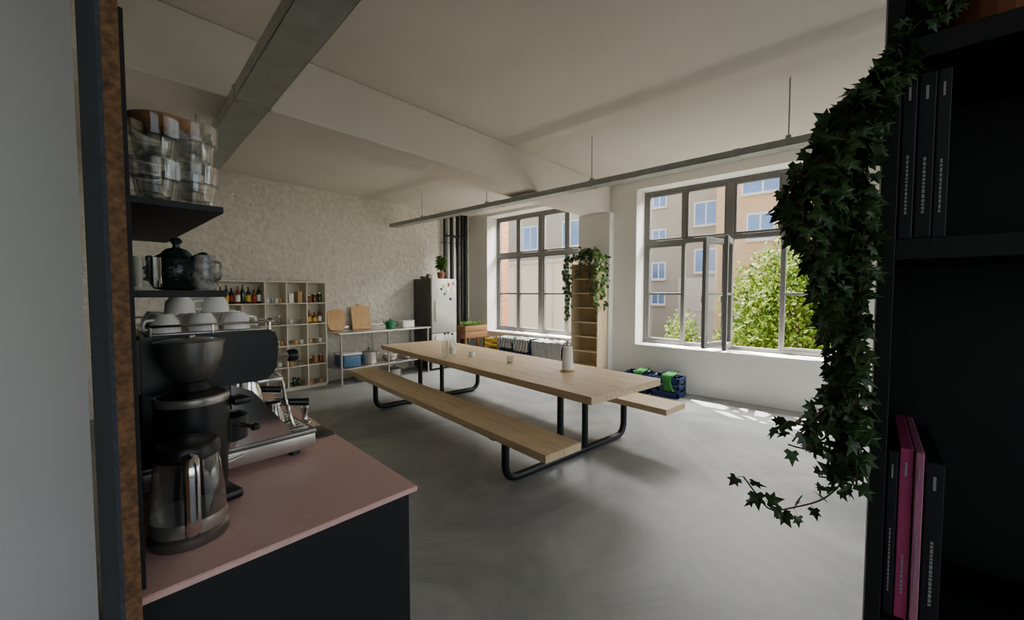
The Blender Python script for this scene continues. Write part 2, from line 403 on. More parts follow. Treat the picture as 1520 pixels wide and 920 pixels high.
b=B(); b.lathe([(.07,0),(.085,.02),(.085,.12),(.08,.125),(.02,.15),(.012,.17),(0,.172)],(0,0,0),grn_pot,24); b.tube([(.08,0,.1),(.13,0,.11),(.14,0,.05),(.083,0,.03)],.008,grn_pot,8,5); b.tube([(-.08,0,.06),(-.12,0,.1),(-.14,0,.13)],.012,grn_pot,8,3); b.done('enamel_teapot',(3.85,6.42,.861))
b=B(); b.box((-.12,-.09,0),(.12,.09,.11),white_c,.012); b.box((-.125,-.095,.11),(.125,.095,.125),white_c,.006); b.done('bread_box',(4.18,6.42,.861))
b=B(); b.box((-.15,-.18,0),(.15,.18,.2),blue_bin,.03); b.box((-.16,-.19,.2),(.16,.19,.23),white_c,.01); b.done('storage_bin',(3.05,6.42,.281))
def pot(name,x,y,z,r,h):
    b=B(); b.lathe([(r*.95,0),(r,.01),(r,h),(r+.006,h+.003),(r,h+.006),(r*.5,h+.03),(0,h+.035)],(0,0,0),steel,28)
    b.lathe([(.006,h+.03),(.006,h+.05),(.018,h+.055),(.015,h+.065),(0,h+.066)],(0,0,0),black,14)
    for s in (-1,1): b.tube([(s*r*.97,-.03,h*.8),(s*(r+.04),-.03,h*.82),(s*(r+.04),.03,h*.82),(s*r*.97,.03,h*.8)],.005,steel,8,4)
    b.done(name,(x,y,z))
pot('cooking_pot',3.42,6.42,.281,.14,.2)
def bowl(name,x,y,z,r,h,m):
    b=B(); pr=[(r*.4,0)]+[(r*(.4+.6*math.sin(a*math.pi/12)),h*(1-math.cos(a*math.pi/12))) for a in range(1,7)]
    pr+=[(p[0]-.004,p[1]+.002) for p in pr[::-1]]+[(0,.004)]
    b.lathe(pr,(0,0,0),m,28); b.done(name,(x,y,z))
bowl('mixing_bowl',3.84,6.42,.281,.14,.09,steel); bowl('mixing_bowl',4.16,6.4,.281,.12,.08,steel)
bowl('mixing_bowl',3.84,6.42,.31,.12,.09,white_c)
pot('cooking_pot',3.3,6.42,.002,.12,.14); pot('cooking_pot',3.9,6.4,.002,.13,.12)
# ---------------------------------------------------------------- fridge
b=B(); fr_side=M('fridge_side',(84,82,79),.4,.6); fr_front=M('fridge_front',(196,194,188),.35,.3)
b.box((4.60,6.24,.03),(5.20,6.79,1.77),fr_side,.008)
b.box((4.60,6.19,.72),(5.20,6.235,1.77),fr_front,.01); b.box((4.60,6.19,.04),(5.20,6.235,.71),fr_front,.01)
b.box((4.66,6.155,.95),(4.685,6.175,1.35),steel,.006); b.box((4.66,6.155,.45),(4.685,6.175,.66),steel,.006)
for z in (.96,1.33,.46,.65): b.box((4.667,6.17,z),(4.678,6.195,z+.012),steel)
for (x,z,m,w,h) in [(4.85,1.6,yel_l,.06,.06),(4.98,1.62,red_l,.05,.07),(5.08,1.52,white_c,.08,.1),(4.88,1.45,grn_pot,.05,.05),(5.02,1.35,blue_p,.06,.05),(4.95,1.5,paper,.06,.09),(4.8,1.55,black,.05,.04),(5.1,1.66,terra,.04,.05)]:
    b.box((x,6.185,z),(x+w,6.192,z+h),m,.001)
for x in (4.65,5.15):
    for y in (6.3,6.72): b.lathe([(.02,0),(.02,.035)],(x,y,0.0),black,10)
b.done('refrigerator')
def potplant(name,x,y,z,r,h,n,H,m,shape=OVAL,size=(.05,.1),potm=None):
    b=B(); b.lathe([(r*.7,0),(r,h),(r*1.08,h),(r*.9,h),(r*.85,h*.9),(0,h*.9)],(0,0,0),potm or terra,24)
    b.lathe([(r*.85,h*.9),(0,h*.92)],(0,0,.001),soil,16)
    for i in range(n):
        a=U(0,6.28); d=Vector((math.cos(a),math.sin(a),0)); Lh=H*U(.5,1); sp=U(.1,.6)*Lh*.6
        pts=[Vector((0,0,h*.9)),d*sp*.3+Vector((0,0,h+Lh*.5)),d*sp+Vector((0,0,h+Lh))]
        P=smooth(pts,4); b.tube(P,.003,stem_m,5)
        for q in P[3:]:
            for _ in range(2):
                aa=U(0,6.28); leaf(b,q,(math.cos(aa),math.sin(aa),U(-.4,.5)),(U(-.4,.4),U(-.4,.4),1),U(*size),m,shape)
    return b.done(name,(x,y,z))
potplant('potted_houseplant',4.98,6.40,1.772,.08,.13,14,.34,leaf_lt,size=(.08,.13))
b=B(); b.lathe([(.05,0),(.06,.01),(.055,.08),(.03,.09),(.03,.1),(0,.105)],(0,0,0),steel_dk,20); b.tube([(.05,0,.03),(.09,0,.09)],.008,steel_dk,6); b.done('metal_tea_can',(4.72,6.45,1.772))
bowl('ceramic_bowl',4.73,6.65,1.772,.06,.05,terra)
# planter
b=B(); 
for (x0,x1,y0,y1) in [(5.34,5.96,6.08,6.10),(5.34,5.96,6.36,6.38),(5.34,5.36,6.10,6.36),(5.94,5.96,6.10,6.36)]:
    for k in range(2): b.box((x0,y0,.56+k*.13),(x1,y1,.686+k*.13),wood_d,.002)
b.box((5.36,6.10,.56),(5.94,6.36,.58),wood_d); b.box((5.36,6.10,.58),(5.94,6.36,.78),soil)
for x in (5.36,5.90):
    for y in (6.10,6.32): b.box((x,y,0),(x+.04,y+.04,.56),wood_d)
for i in range(160):
    x=U(5.38,5.92);y=U(6.12,6.34); h=U(.05,.13); b.tube([(x,y,.78),(x+U(-.02,.02),y,.78+h)],.0015,leaf_lt,4)
    for _ in range(2):
        a=U(0,6.28); leaf(b,(x,y,.78+h*U(.5,1)),(math.cos(a),math.sin(a),.4),(0,0,1),U(.03,.05),leaf_lt,OVAL)
b.done('herb_planter')
# ---------------------------------------------------------------- pine shelf with trailing plant
b=B(); X0,X1,Y0,Y1,H=5.64,5.94,3.23,3.74,1.98
b.box((X0,Y0,0),(X1,Y0+.02,H),wood_p,.001,None,1); b.box((X0,Y1-.02,0),(X1,Y1,H),wood_p,.001,None,1); b.box((X1-.008,Y0+.02,0),(X1,Y1-.02,H),wood_p)
for k in range(9): 
    z=.06+k*(H-.08)/8; b.box((X0+.004,Y0+.02,z-.01),(X1-.008,Y1-.02,z+.01),wood_p,.001,None,1)
b.done('pine_bookshelf',smooth_=False)
b=B(); b.lathe([(.07,0),(.1,.13),(.09,.13),(.08,.115),(0,.115)],(5.78,3.48,1.982),white_c,24)
c=Vector((5.78,3.48,2.1))
def dangle(pts,k,sz=(.05,.085)): vine(b,pts,leaf_lt if k%3==0 else leaf_iv,sz,.03,OVAL if k%2 else IVY,.002,.022)
for i in range(22):
    a=U(0,6.28); d=Vector((math.cos(a),math.sin(a),0)); e=c+d*U(.08,.13)+Vector((0,0,U(.03,.12)))
    dangle([c,(c+e)/2+Vector((0,0,.04)),e,e+d*.04+Vector((0,0,-.05))],i)
k=0
for yy,ln in ((3.76,.85),(3.82,.95),(3.72,.9),(3.80,.5),(3.30,.55),(3.24,.8),(3.40,.3),(3.55,.25),(3.20,.5)):
    k+=1; xx=5.60+U(-.02,.01)
    dangle([c,Vector((5.68,(yy+3.48)/2,2.12)),Vector((xx,yy,2.03)),Vector((xx-.01,yy+U(-.02,.02),2.0-ln*.5)),Vector((xx,yy+U(-.04,.04),2.0-ln))],k)
for xx,ln in ((5.75,.75),(5.85,.4),(5.68,.6)):
    k+=1; dangle([c,Vector((xx,3.3,2.12)),Vector((xx,3.19,2.03)),Vector((xx,3.18,2.0-ln*.5)),Vector((xx+U(-.03,.03),3.18,2.0-ln))],k)
b.done('trailing_pothos_plant')
# ---------------------------------------------------------------- crates
def crate(b,x,y,z,m,dx=.15,dy=.2,h=.27,bot=True,bm_=None):
    x0,x1,y0,y1=x-dx,x+dx,y-dy,y+dy; t=.012
    b.box((x0,y0,z),(x1,y1,z+.012),m)
    for (a,c) in ((x0,y0),(x1-.03,y0),(x0,y1-.03),(x1-.03,y1-.03)): b.box((a,c,z),(a+.03,c+.03,z+h),m,.004)
    for zz,hh in ((.01,.06),(.12,.05),(h-.06,.06)):
        b.box((x0,y0,z+zz),(x1,y0+t,z+zz+hh),m,.002);b.box((x0,y1-t,z+zz),(x1,y1,z+zz+hh),m,.002)
        b.box((x0,y0,z+zz),(x0+t,y1,z+zz+hh),m,.002);b.box((x1-t,y0,z+zz),(x1,y1,z+zz+hh),m,.002)
    if bot:
        for i in range(3):
            for j in range(4):
                b.lathe(bottle_prof(.036,h*1.02),(x-dx+.05+i*.1,y-dy+.055+j*.097,z+.014),bm_ or tglass,8)
                b.lathe([(.014,h*1.0),(.014,h*1.06)],(x-dx+.05+i*.1,y-dy+.055+j*.097,z+.014),random.choice([white_c,blue_p]),8)
for i,(y,m) in enumerate([(5.72,yel_p),(5.28,blue_p),(4.84,blue_p),(4.40,blue_p),(3.99,blue_p)]):
    b=B(); crate(b,5.86,y,.002,m,bot=False); crate(b,5.86,y,.29,m,h=.27,bm_=dkgreen if i%2 else tglass); b.done('bottle_crate',smooth_=False)
for i,y in enumerate((2.60,2.16)):
    b=B(); crate(b,5.83,y,.002,blue_p,h=.28,bm_=dkgreen if i==0 else tglass)
    b.done('bottle_crate',smooth_=False)
def cloth(name,pth,y0,y1,m,th=.006):
    b=B(); P=smooth([Vector((p[0],0,p[1])) for p in pth],6); n=len(P); K=14
    vs=[];fs=[]
    for i,p in enumerate(P):
        for k in range(K+1):
            y=y0+(y1-y0)*k/K; w=.010*math.sin(k*1.9+i*.25)+.006*math.sin(k*3.1)
            vs.append((p.x+w-.008,y+.02*math.sin(i*.3+k*.1),p.z+w*.8+.006))
    for i in range(n-1):
        for k in range(K): fs.append([i*(K+1)+k,i*(K+1)+k+1,(i+1)*(K+1)+k+1,(i+1)*(K+1)+k])
    b.raw(vs,fs,m); o=b.done(name); md=o.modifiers.new('s','SOLIDIFY'); md.thickness=th; return o
cloth('striped_tea_towel',[(6.0,.615),(5.86,.62),(5.72,.615),(5.685,.58),(5.68,.45),(5.675,.30)],3.95,4.62,towel2)
cloth('striped_tea_towel',[(6.0,.612),(5.86,.62),(5.72,.615),(5.685,.58),(5.68,.5),(5.675,.42)],5.12,5.50,towel1)
cloth('striped_tea_towel',[(6.0,.612),(5.86,.62),(5.72,.615),(5.685,.58),(5.68,.5),(5.675,.38)],4.70,5.08,towel1)
cloth('green_cloth_bag',[(5.98,.33),(5.9,.335),(5.8,.34),(5.7,.33),(5.655,.28),(5.65,.16),(5.648,.1)],2.04,2.18,teal_p)
cloth('green_cloth_bag',[(5.95,.33),(5.88,.335),(5.8,.34),(5.7,.33),(5.655,.28),(5.65,.24),(5.648,.2)],2.48,2.60,teal_p)
# ---------------------------------------------------------------- left foreground: counter, board, shelves
b=B()
def prism(b,pts,z0,z1,m,bev=0):
    bm=bmesh.new(); f=bm.faces.new([bm.verts.new((p[0],p[1],z0)) for p in pts]); r=bmesh.ops.extrude_face_region(bm,geom=[f])
    for v in r['geom']:
        if isinstance(v,bmesh.types.BMVert): v.co.z=z1
    bmesh.ops.recalc_face_normals(bm,faces=bm.faces)
    if bev: bmesh.ops.bevel(bm,geom=bm.edges[:],offset=bev,segments=2,affect='EDGES')
    b.bm(bm,m)
prism(b,[(.069,1.045),(.705,1.03),(.79,2.7),(.069,2.7)],.884,.90,pink,.002)
prism(b,[(.069,1.07),(.69,1.055),(.775,2.68),(.069,2.68)],.06,.882,black_wood,.002)
prism(b,[(.069,1.12),(.66,1.10),(.73,2.64),(.069,2.64)],.0,.06,black_matt)
b.done('kitchen_base_cabinet')
b=B(); b.box((.040,.93,.0),(.046,1.94,3.2),gray_board); b.box((.046,.93,0),(.067,1.94,3.2),osb); b.done('partition_board',smooth_=False)
b=B(); b.box((.0685,1.07,.902),(.084,1.93,2.04),black_matt,.001,None,1)
b.box((.084,1.10,1.680),(.240,1.90,1.694),black_matt,.001,None,1); b.box((.084,1.10,1.490),(.242,1.90,1.505),black_matt,.001,None,1)
b.done('wall_shelf',smooth_=False)
def tumbler(b,x,y,z,r=.043,h=.088):
    prof=[(r*.68,0),(r*.72,.004),(r*.80,h*.3),(r*.86,h*.52),(r*.97,h*.54),(r,h),(r-.003,h),(r*.93-.002,h*.55),(r*.80-.003,h*.5),(r*.7-.003,.012),(0,.010)]
    vs=[];fs=[];n=len(prof)
    for i,(rr,zz) in enumerate(prof):
        for k in range(36):
            a=2*math.pi*k/36; q=1.0+(.025*math.cos(9*a) if 0<i<5 else 0); vs.append((x+rr*q*math.cos(a),y+rr*q*math.sin(a),z+zz))
    for i in range(n-1):
        for k in range(36):
            k2=(k+1)%36; fs.append([i*36+k,i*36+k2,(i+1)*36+k2,(i+1)*36+k])
    fs.append(list(range(36))[::-1]); b.raw(vs,fs,glass)
b=B()
for (x,y,n) in [(.131,1.155,2),(.195,1.245,2),(.199,1.145,2),(.131,1.33,2)]:
    for k in range(n): tumbler(b,x,y,1.6955+k*.0895)
b.done('stacked_drinking_glasses')
bowl('wooden_bowl',.165,1.285,1.877,.07,.035,wood_d)
# teapot
b=B(); b.lathe([(.03,0),(.045,.004),(.058,.03),(.06,.05),(.052,.075),(.03,.088),(.028,.092),(.02,.1),(.008,.104),(.007,.112),(.013,.12),(.008,.128),(0,.13)],(0,0,0),green_g,32)
b.tube([(-.05,0,.04),(-.075,0,.055),(-.088,0,.085)],.014,green_g,12,5,.007)
b.tube([(.045,0,.075),(.085,0,.085),(.092,0,.05),(.055,0,.025)],.006,green_g,10,6)
for i in range(40):
    a=U(0,6.28); z=U(.02,.075); r=.058 if z<.06 else .052; b.lathe([(.007,-.003),(.005,.003),(0,.005)],(r*math.cos(a)*.98,r*math.sin(a)*.98,z),green_g,8)
b.done('ornate_teapot',(.178,1.27,1.506),(0,0,math.radians(-60)))
b=B(); pat=M('patterned_glaze',(130,128,122),.25,var=.9,vscale=60)
b.lathe([(.02,0),(.024,.01),(.025,.04),(.02,.065),(.021,.08),(.019,.08),(.018,.065),(0,.065)],(0,0,0),pat,24); b.tube([(.022,0,.065),(.038,0,.06),(.036,0,.03),(.023,0,.02)],.003,pat,8,5)
b.done('patterned_milk_jug',(.212,1.150,1.506),(0,0,-.9))
b=B(); b.lathe([(.022,0),(.024,.005),(.024,.07),(.021,.07),(.021,.006),(0,.006)],(0,0,0),tglass,20); b.done('glass_jar',(.112,1.15,1.506))
# kettle
b=B()
b.lathe([(.078,0),(.08,.004),(.08,.022),(.074,.028)],(0,0,0),steel_dk,40)
b.lathe([(.074,.028),(.077,.05),(.072,.12),(.064,.19),(.062,.205)],(0,0,0),tglass,40)
b.lathe([(.0755,.03),(.0785,.045),(.076,.062)],(0,0,0),steel,40)
b.lathe([(.062,.2),(.066,.205),(.066,.225),(.06,.235),(.03,.242),(0,.243)],(0,0,0),black,40)
b.lathe([(.07,.045),(.072,.052),(0,.052)],(0,0,0),steel,32)
b.tube([(-.058,0,.205),(-.078,0,.222),(-.09,0,.215)],.016,steel,12,4,.006)
def strap(b,pts,w,t,m):
    P=smooth([Vector(p) for p in pts],6); vs=[];fs=[];n=len(P); K=12
    for i,p in enumerate(P):
        tg=(P[min(i+1,n-1)]-P[max(i-1,0)]).normalized(); nr=Vector((tg.z,0,-tg.x))
        for k in range(K):
            a=2*math.pi*k/K; vs.append(p+nr*math.cos(a)*t+Vector((0,1,0))*math.sin(a)*w)
    for i in range(n-1):
        for k in range(K): k2=(k+1)%K; fs.append([i*K+k,i*K+k2,(i+1)*K+k2,(i+1)*K+k])
    fs.append(list(range(K))[::-1]); fs.append([(n-1)*K+k for k in range(K)]); b.raw(vs,fs,m)
strap(b,[(.06,0,.215),(.095,0,.22),(.112,0,.19),(.108,0,.12),(.1,0,.06),(.078,0,.035)],.015,.008,chrome)
strap(b,[(.06,0,.205),(.086,0,.205),(.098,0,.18),(.094,0,.12),(.09,0,.07),(.076,0,.045)],.011,.005,black)
b.done('glass_electric_kettle',(.180,1.235,.901),(0,0,math.radians(-95)))
# grinder
b=B()
b.box((-.075,-.085,0),(.09,.085,.03),black,.012); 
b.lathe([(.06,.03),(.075,.035),(.078,.12),(.083,.16),(.085,.22),(.085,.31),(.065,.322),(.045,.328),(.036,.35)],(0,0,0),black,36)
b.lathe([(.0852,.292),(.0867,.295),(.0867,.31),(.083,.314)],(0,0,0),steel,36)
b.lathe([(.03,.35),(.040,.355),(.060,.38),(.074,.415),(.078,.455),(.076,.456),(.055,.39),(.03,.36)],(0,0,0),steel_dk,36)
b.lathe([(.080,.454),(.081,.464),(.05,.470),(.012,.474),(.012,.48),(0,.482)],(0,0,0),steel_dk,36)
b.lathe([(.05,.0),(.052,.07),(.03,.08)],(.085,0,.16),black,24); b.lathe([(.018,0),(.03,.03)],(.085,0,.13),steel,16)
b.box((.085,-.05,.265),(.13,.05,.285),black,.005)
b.tube([(.075,0,.085),(.13,.02,.085)],.006,steel,8); b.tube([(.09,-.05,.21),(.12,-.09,.2)],.006,chrome,8); b.lathe([(0,0),(.012,.004),(.012,.02),(0,.024)],(.12,-.09,.19),black,12)
b.done('coffee_grinder',(.222,1.415,.901),(0,0,math.radians(10)))
# espresso machine
b=B(); X0=.12; Y0,Y1=1.53,2.22
for x in (.16,.54):
    for y in (Y0+.05,Y1-.05): b.lathe([(.02,0),(.016,.035)],(x,y,.901),black,14)
b.box((X0,Y0,.925),(.60,Y1,.985),steel,.006)
b.box((X0-.001,Y0-.002,.975),(.602,Y1+.002,.992),steel_dk,.003)
for k in range(22): b.box((.39,Y0+.03+k*.029,.992),(.585,Y0+.042+k*.029,.998),chrome,.001,None,1)
b.box((X0,Y0+.01,.992),(.36,Y1-.01,1.21),black,.01)
b.box((.361,Y0+.03,1.0),(.368,Y1-.03,1.2),steel,.002)
bm=bmesh.new(); prof=[(X0,1.2),(.44,1.2),(.475,1.23),(.485,1.33),(.47,1.372),(X0,1.372)]
f=bm.faces.new([bm.verts.new((p[0],Y0,p[1])) for p in prof]); r=bmesh.ops.extrude_face_region(bm,geom=[f])
for v in r['geom']:
    if isinstance(v,bmesh.types.BMVert): v.co.y=Y1
bmesh.ops.recalc_face_normals(bm,faces=bm.faces); bmesh.ops.bevel(bm,geom=bm.edges[:],offset=.008,segments=2,affect='EDGES'); b.bm(bm,black)
b.box((.42,Y0+.02,1.185),(.50,Y1-.02,1.20),steel,.004)
b.box((X0+.03,Y0+.02,1.372),(.46,Y1-.02,1.377),steel,.002)
b.tube(arc_path([(X0+.02,Y0+.015,1.40),(.475,Y0+.015,1.40),(.475,Y1-.015,1.40),(X0+.02,Y1-.015,1.40)],.02),.004,chrome,8)
for x,y in ((X0+.03,Y0+.015),(.3,Y0+.015),(.46,Y0+.015),(.475,1.85),(.46,Y1-.015)): b.tube([(x,y,1.37),(x,y,1.40)],.004,chrome,6)
for y in (1.72,2.03):
    b.lathe([(.04,1.10),(.042,1.13),(.034,1.15),(.034,1.19)],(.435,y,0),chrome,24)
    b.lathe([(.03,1.05),(.036,1.07),(.037,1.10)],(.435,y,0),steel,24)
    b.tube([(.465,y-.01,1.085),(.52,y-.02,1.08)],.007,chrome,10); b.tube([(.515,y-.02,1.08),(.565,y-.03,1.07),(.63,y-.045,1.06)],.011,black,12,4,.016)
    b.tube([(.435,y,1.05),(.435,y,1.03),(.44,y-.015,1.02)],.006,chrome,8)
for y in (1.575,2.175):
    b.tube([(.48,y,1.27),(.525,y,1.27)],.012,chrome,12); b.lathe([(.0,0),(.022,.002),(.024,.02),(.02,.03),(0,.032)],(0,0,0),black,18,Matrix.Translation((.525,y,1.27))@Matrix.Rotation(math.pi/2,4,'Y'))
    b.tube([(.47,y,1.22),(.50,y,1.19),(.515,y,1.10),(.53,y-.01,1.03),(.535,y-.015,1.01)],.006,chrome,10,6)
b.box((.475,1.84,1.25),(.487,1.92,1.33),steel,.003); b.lathe([(0,0),(.022,.001),(.022,.008),(0,.009)],(0,0,0),white_c,20,Matrix.Translation((.486,1.88,1.29))@Matrix.Rotation(math.pi/2,4,'Y'))
b.box((X0+.05,Y0+.004,1.02),(.33,Y0+.012,1.19),steel_dk,.003)
for ya in (Y0+.005,Y1-.009):
    bm=bmesh.new(); f=bm.faces.new([bm.verts.new((p[0],ya,p[1])) for p in [(.34,.992),(.52,.992),(.50,1.03),(.40,1.17),(.34,1.20)]]); r=bmesh.ops.extrude_face_region(bm,geom=[f])
    for v in r['geom']:
        if isinstance(v,bmesh.types.BMVert): v.co.y+=.004
    bmesh.ops.recalc_face_normals(bm,faces=bm.faces); b.bm(bm,chrome)
b.done('espresso_machine')
def pitcher(name,x,y,z,s=1,rz=0):
    b=B(); b.lathe([(.04*s,0),(.042*s,.004),(.042*s,.03*s),(.032*s,.075*s),(.034*s,.1*s),(.032*s,.1*s),(.03*s,.075*s),(.039*s,.03*s),(0,.006)],(0,0,0),chrome,28)
    b.tube([(-.03*s,0,.09*s),(-.065*s,0,.09*s),(-.068*s,0,.04*s),(-.04*s,0,.02*s)],.004,chrome,8,5); b.done(name,(x,y,z),(0,0,rz))
pitcher('milk_pitcher',.48,1.62,.999,1,2.2); pitcher('milk_pitcher',.47,1.86,.999,1.1,1.9)
b=B(); b.lathe([(.029,0),(.029,.02),(.012,.028),(.009,.045),(.014,.065),(.017,.08),(.01,.095),(0,.097)],(0,0,0),chrome,24); b.done('coffee_tamper',(.695,1.89,.902))
b=B(); b.box((-.045,-.07,0),(.045,.07,.008),black,.003); b.done('tamping_mat',(.690,1.74,.901),(0,0,-.05))
def cup(name,x,y,z,flip=True,r=.04,h=.055):
    b=B(); pr=[(r*.55,0),(r*.6,.004),(r*.9,h*.4),(r,h),(r-.003,h),(r*.85,h*.4),(r*.5,.008),(0,.008)]
    b.lathe(pr,(0,0,0),white_c,24); b.tube([(r*.95,0,h*.8),(r*1.5,0,h*.75),(r*1.4,0,h*.35),(r*.8,0,h*.3)],.004,white_c,8,5)
    o=b.done(name,(x,y,z+(h if flip else 0)),(math.pi if flip else 0,0,U(0,6))); return o
for i,(x,y) in enumerate([(.19,1.60),(.285,1.60),(.375,1.60),(.19,1.70),(.29,1.70),(.39,1.70),(.20,1.80),(.30,1.80),(.40,1.80),(.20,1.90),(.3,1.9),(.4,1.9)]):
    cup('espresso_cup',x,y,1.379,True)
cup('espresso_cup',.235,1.65,1.435,True); cup('espresso_cup',.33,1.66,1.435,True)
# ---------------------------------------------------------------- right bookshelf
b=B(); XF,XB=.90,1.20; t=.02; Ya,Yb=-.008,-.90
b.box((XF,Ya-t,0),(XB,Ya,2.6),black_matt,.001,None,1); b.box((XF,Yb,0),(XB,Yb+t,2.6),black_matt); b.box((XB-.008,Yb+t,0),(XB,Ya-t,2.6),black_matt)
for z in (.05,.42,.915,1.553,1.866,2.25,2.58):
    b.box((XF+.003,Yb+t,z),(XB-.008,Ya-t,z+(.034 if z<2.5 else .02)),black_matt,.001,None,1)
b.done('black_bookcase',smooth_=False)
mags=[M('book_spine_%d'%i,c,.5,var=.1) for i,c in enumerate([(38,38,42),(28,30,34),(186,70,122),(222,208,206),(60,62,66),(168,164,158),(120,40,60),(34,44,60),(190,120,150)])]
b=B()
def books(b,z,y,seq,h0,h1):
    for k,th in seq:
        h=U(h0,h1); d=U(.005,.03)
        b.box((XF+.012+d*.5,y-th,z),(XB-.03,y-.0008,z+h),mags[k],.0012,None,1)
        if th>.008:
            tx=mags[5 if k not in (3,5) else 1]
            zz=z+h*.15; e=z+h*U(.35,.55)
            while zz<e:
                l=U(.003,.007); b.box((XF+.0112+d*.5,y-th*.58,zz),(XF+.0125+d*.5,y-th*.42,zz+l),tx); zz+=l+.002
            b.box((XF+.0112+d*.5,y-th*.58,z+h*.84),(XF+.0125+d*.5,y-th*.42,z+h*.92),tx)
        y-=th+.0012
books(b,1.588,-.030,[(1,.017),(1,.020),(0,.016)],.25,.268)
books(b,.9505,-.030,[(1,.013),(2,.017),(8,.011),(1,.022)],.275,.295)
books(b,.455,-.030,[(7,.02),(3,.012),(4,.016),(6,.02)],.22,.3)
b.done('books_on_shelves',smooth_=False)
# ivy
b=B()
b.lathe([(.06,0),(.085,.12),(.09,.12),(.09,.13),(.08,.13),(.076,.115),(0,.115)],(1.03,-.15,1.902),terra,24)
def iv(pts,size=(.016,.034),step=.0082,dx=None,m=leaf_iv):
    dx=U(-.03,.025) if dx is None else dx
    P=[(.885-.9*s+dx*min(1,i*.4),s+dx*.3*min(1,i*.3),h) for i,(s,h) in enumerate(pts)]
    vine(b,P,m,size,step,jit=.010)
root=[(-.030,1.900),(-.018,1.86)]
V=[[(.02,1.80),(.06,1.73),(.085,1.64),(.065,1.55),(.045,1.45),(.035,1.36),(.03,1.28)],
[(.03,1.81),(.05,1.74),(.078,1.67),(.085,1.60)],
[(.01,1.79),(.03,1.7),(.035,1.55),(.03,1.4),(.035,1.3)],
[(.012,1.79),(.015,1.65),(.02,1.5),(.02,1.35),(.015,1.24),(.015,1.18)],
[(.012,1.8),(.014,1.65),(.015,1.5),(.015,1.4),(.015,1.28)],
[(.02,1.80),(.04,1.75),(.055,1.68),(.065,1.6),(.06,1.55)],
[(.03,1.80),(.055,1.75),(.078,1.70),(.095,1.66),(.092,1.61)],
[(.015,1.8),(.03,1.72),(.04,1.62),(.05,1.5),(.05,1.43)],
[(.012,1.75),(.02,1.6),(.03,1.5),(.035,1.4),(.035,1.3),(.025,1.22)],
[(.012,1.82),(.018,1.75),(.03,1.66),(.045,1.58),(.038,1.48),(.028,1.38),(.03,1.3),(.02,1.2)],
[(.02,1.82),(.035,1.77),(.04,1.7),(.035,1.6),(.03,1.5),(.035,1.42)],
[(.025,1.80),(.048,1.73),(.06,1.66),(.075,1.59),(.06,1.52),(.05,1.46)]]
for v in V: iv(root+v)
for v in V: iv(root+[(s+U(-.006,.010),h+U(-.012,.006)) for s,h in v[:5]])
iv([(.02,1.40),(.045,1.32),(.075,1.28),(.095,1.285),(.107,1.27)],(.016,.03),.015,0)
iv([(.015,1.33),(.04,1.27),(.07,1.24),(.095,1.245)],(.016,.03),.016,0)
iv([(.01,1.3),(.02,1.2),(.045,1.155),(.085,1.137),(.115,1.134),(.133,1.16),(.15,1.19)],(.016,.03),.015,0)
iv([(.01,1.28),(.015,1.22),(.03,1.19),(.055,1.19)],(.017,.032),.013,0)
iv([(.015,1.3),(.02,1.24),(.035,1.19),(.04,1.165)],(.017,.032),.013,0)
iv([(.025,1.35),(.05,1.3),(.06,1.25),(.06,1.22)],(.017,.032),.013,0)
iv([(.025,1.32),(.055,1.29),(.08,1.265),(.09,1.25)],(.017,.032),.013,0)
for i in range(14):
    a=U(0,6.28); d=Vector((math.cos(a)*.8,math.sin(a),0)); c=Vector((1.03,-.15,2.02))
    e=c+d*U(.08,.11)+Vector((0,0,U(.03,.1))); vine(b,[c,(c+e)/2+Vector((0,0,.05)),e],leaf_iv,(.02,.036),.011)
for i in range(7):
    c=Vector((1.03,-.15,2.02)); yy=U(-.15,-.075); vine(b,[c,(.95,yy,2.06),(.90,yy,2.03),(.893,yy+.01,U(1.94,1.99))],leaf_iv,(.02,.034),.012)
for i in range(4):
    vine(b,[(1.03,-.15,2.02),(.96,-.09,1.97),(.90,-.05,1.925),(.882,-.032,1.900)],leaf_iv,(.016,.026),.03)
b.done('hanging_ivy_plant',smooth_=False)
# ---------------------------------------------------------------- exterior
fa=M('facade_grey_render',(172,163,148),.9,var=.06,vscale=.6); fb=M('facade_orange_render',(216,178,138),.9,var=.05,vscale=.6); fc=M('facade_cream_render',(228,217,192),.9,var=.05,vscale=.8)
fd=M('facade_white_render',(205,200,190),.9,var=.05)
wfr=M('white_window_frame',(225,225,222),.5); wbl=M('reflecting_pane',(110,140,185),.15,var=.25,vscale=.8,spec=.8)
grd=M('courtyard_paving',(84,80,74),.9,var=.1)
def facade(name,x0,x1,y0,y1,z1,m,wins,extra=None):
    b=B(); b.box((x0,y0,-1.5),(x1,y1,z1),m)
    for (yc,zc,w,h) in wins:
        b.box((x0-.03,yc-w/2-.07,zc-h/2-.07),(x0+.01,yc+w/2+.07,zc+h/2+.07),wfr); b.box((x0-.035,yc-w/2,zc-h/2),(x0-.028,yc+w/2,zc+h/2),wbl)
        b.box((x0-.04,yc-.03,zc-h/2),(x0-.03,yc+.03,zc+h/2),wfr); b.box((x0-.12,yc-w/2-.1,zc-h/2-.13),(x0,yc+w/2+.1,zc-h/2-.07),fd)
    if extra: extra(b)
    b.done(name,smooth_=False)
wa=[(5.8,5.2,.95,1.0),(5.75,3.0,.95,1.0),(5.7,1.2,.9,.9),(8.0,6.1,.6,.55),(8.0,4.35,.6,.55),(8.0,2.6,.6,.75),(8.0,1.2,.6,.5)]
for y in (10.4,13.3,16.4,19.4,22.5): wa+=[(y,z,1.1,1.4) for z in (5.0,8.0)]
wa+=[(y,8.0,1.1,1.3) for y in (5.8,)]
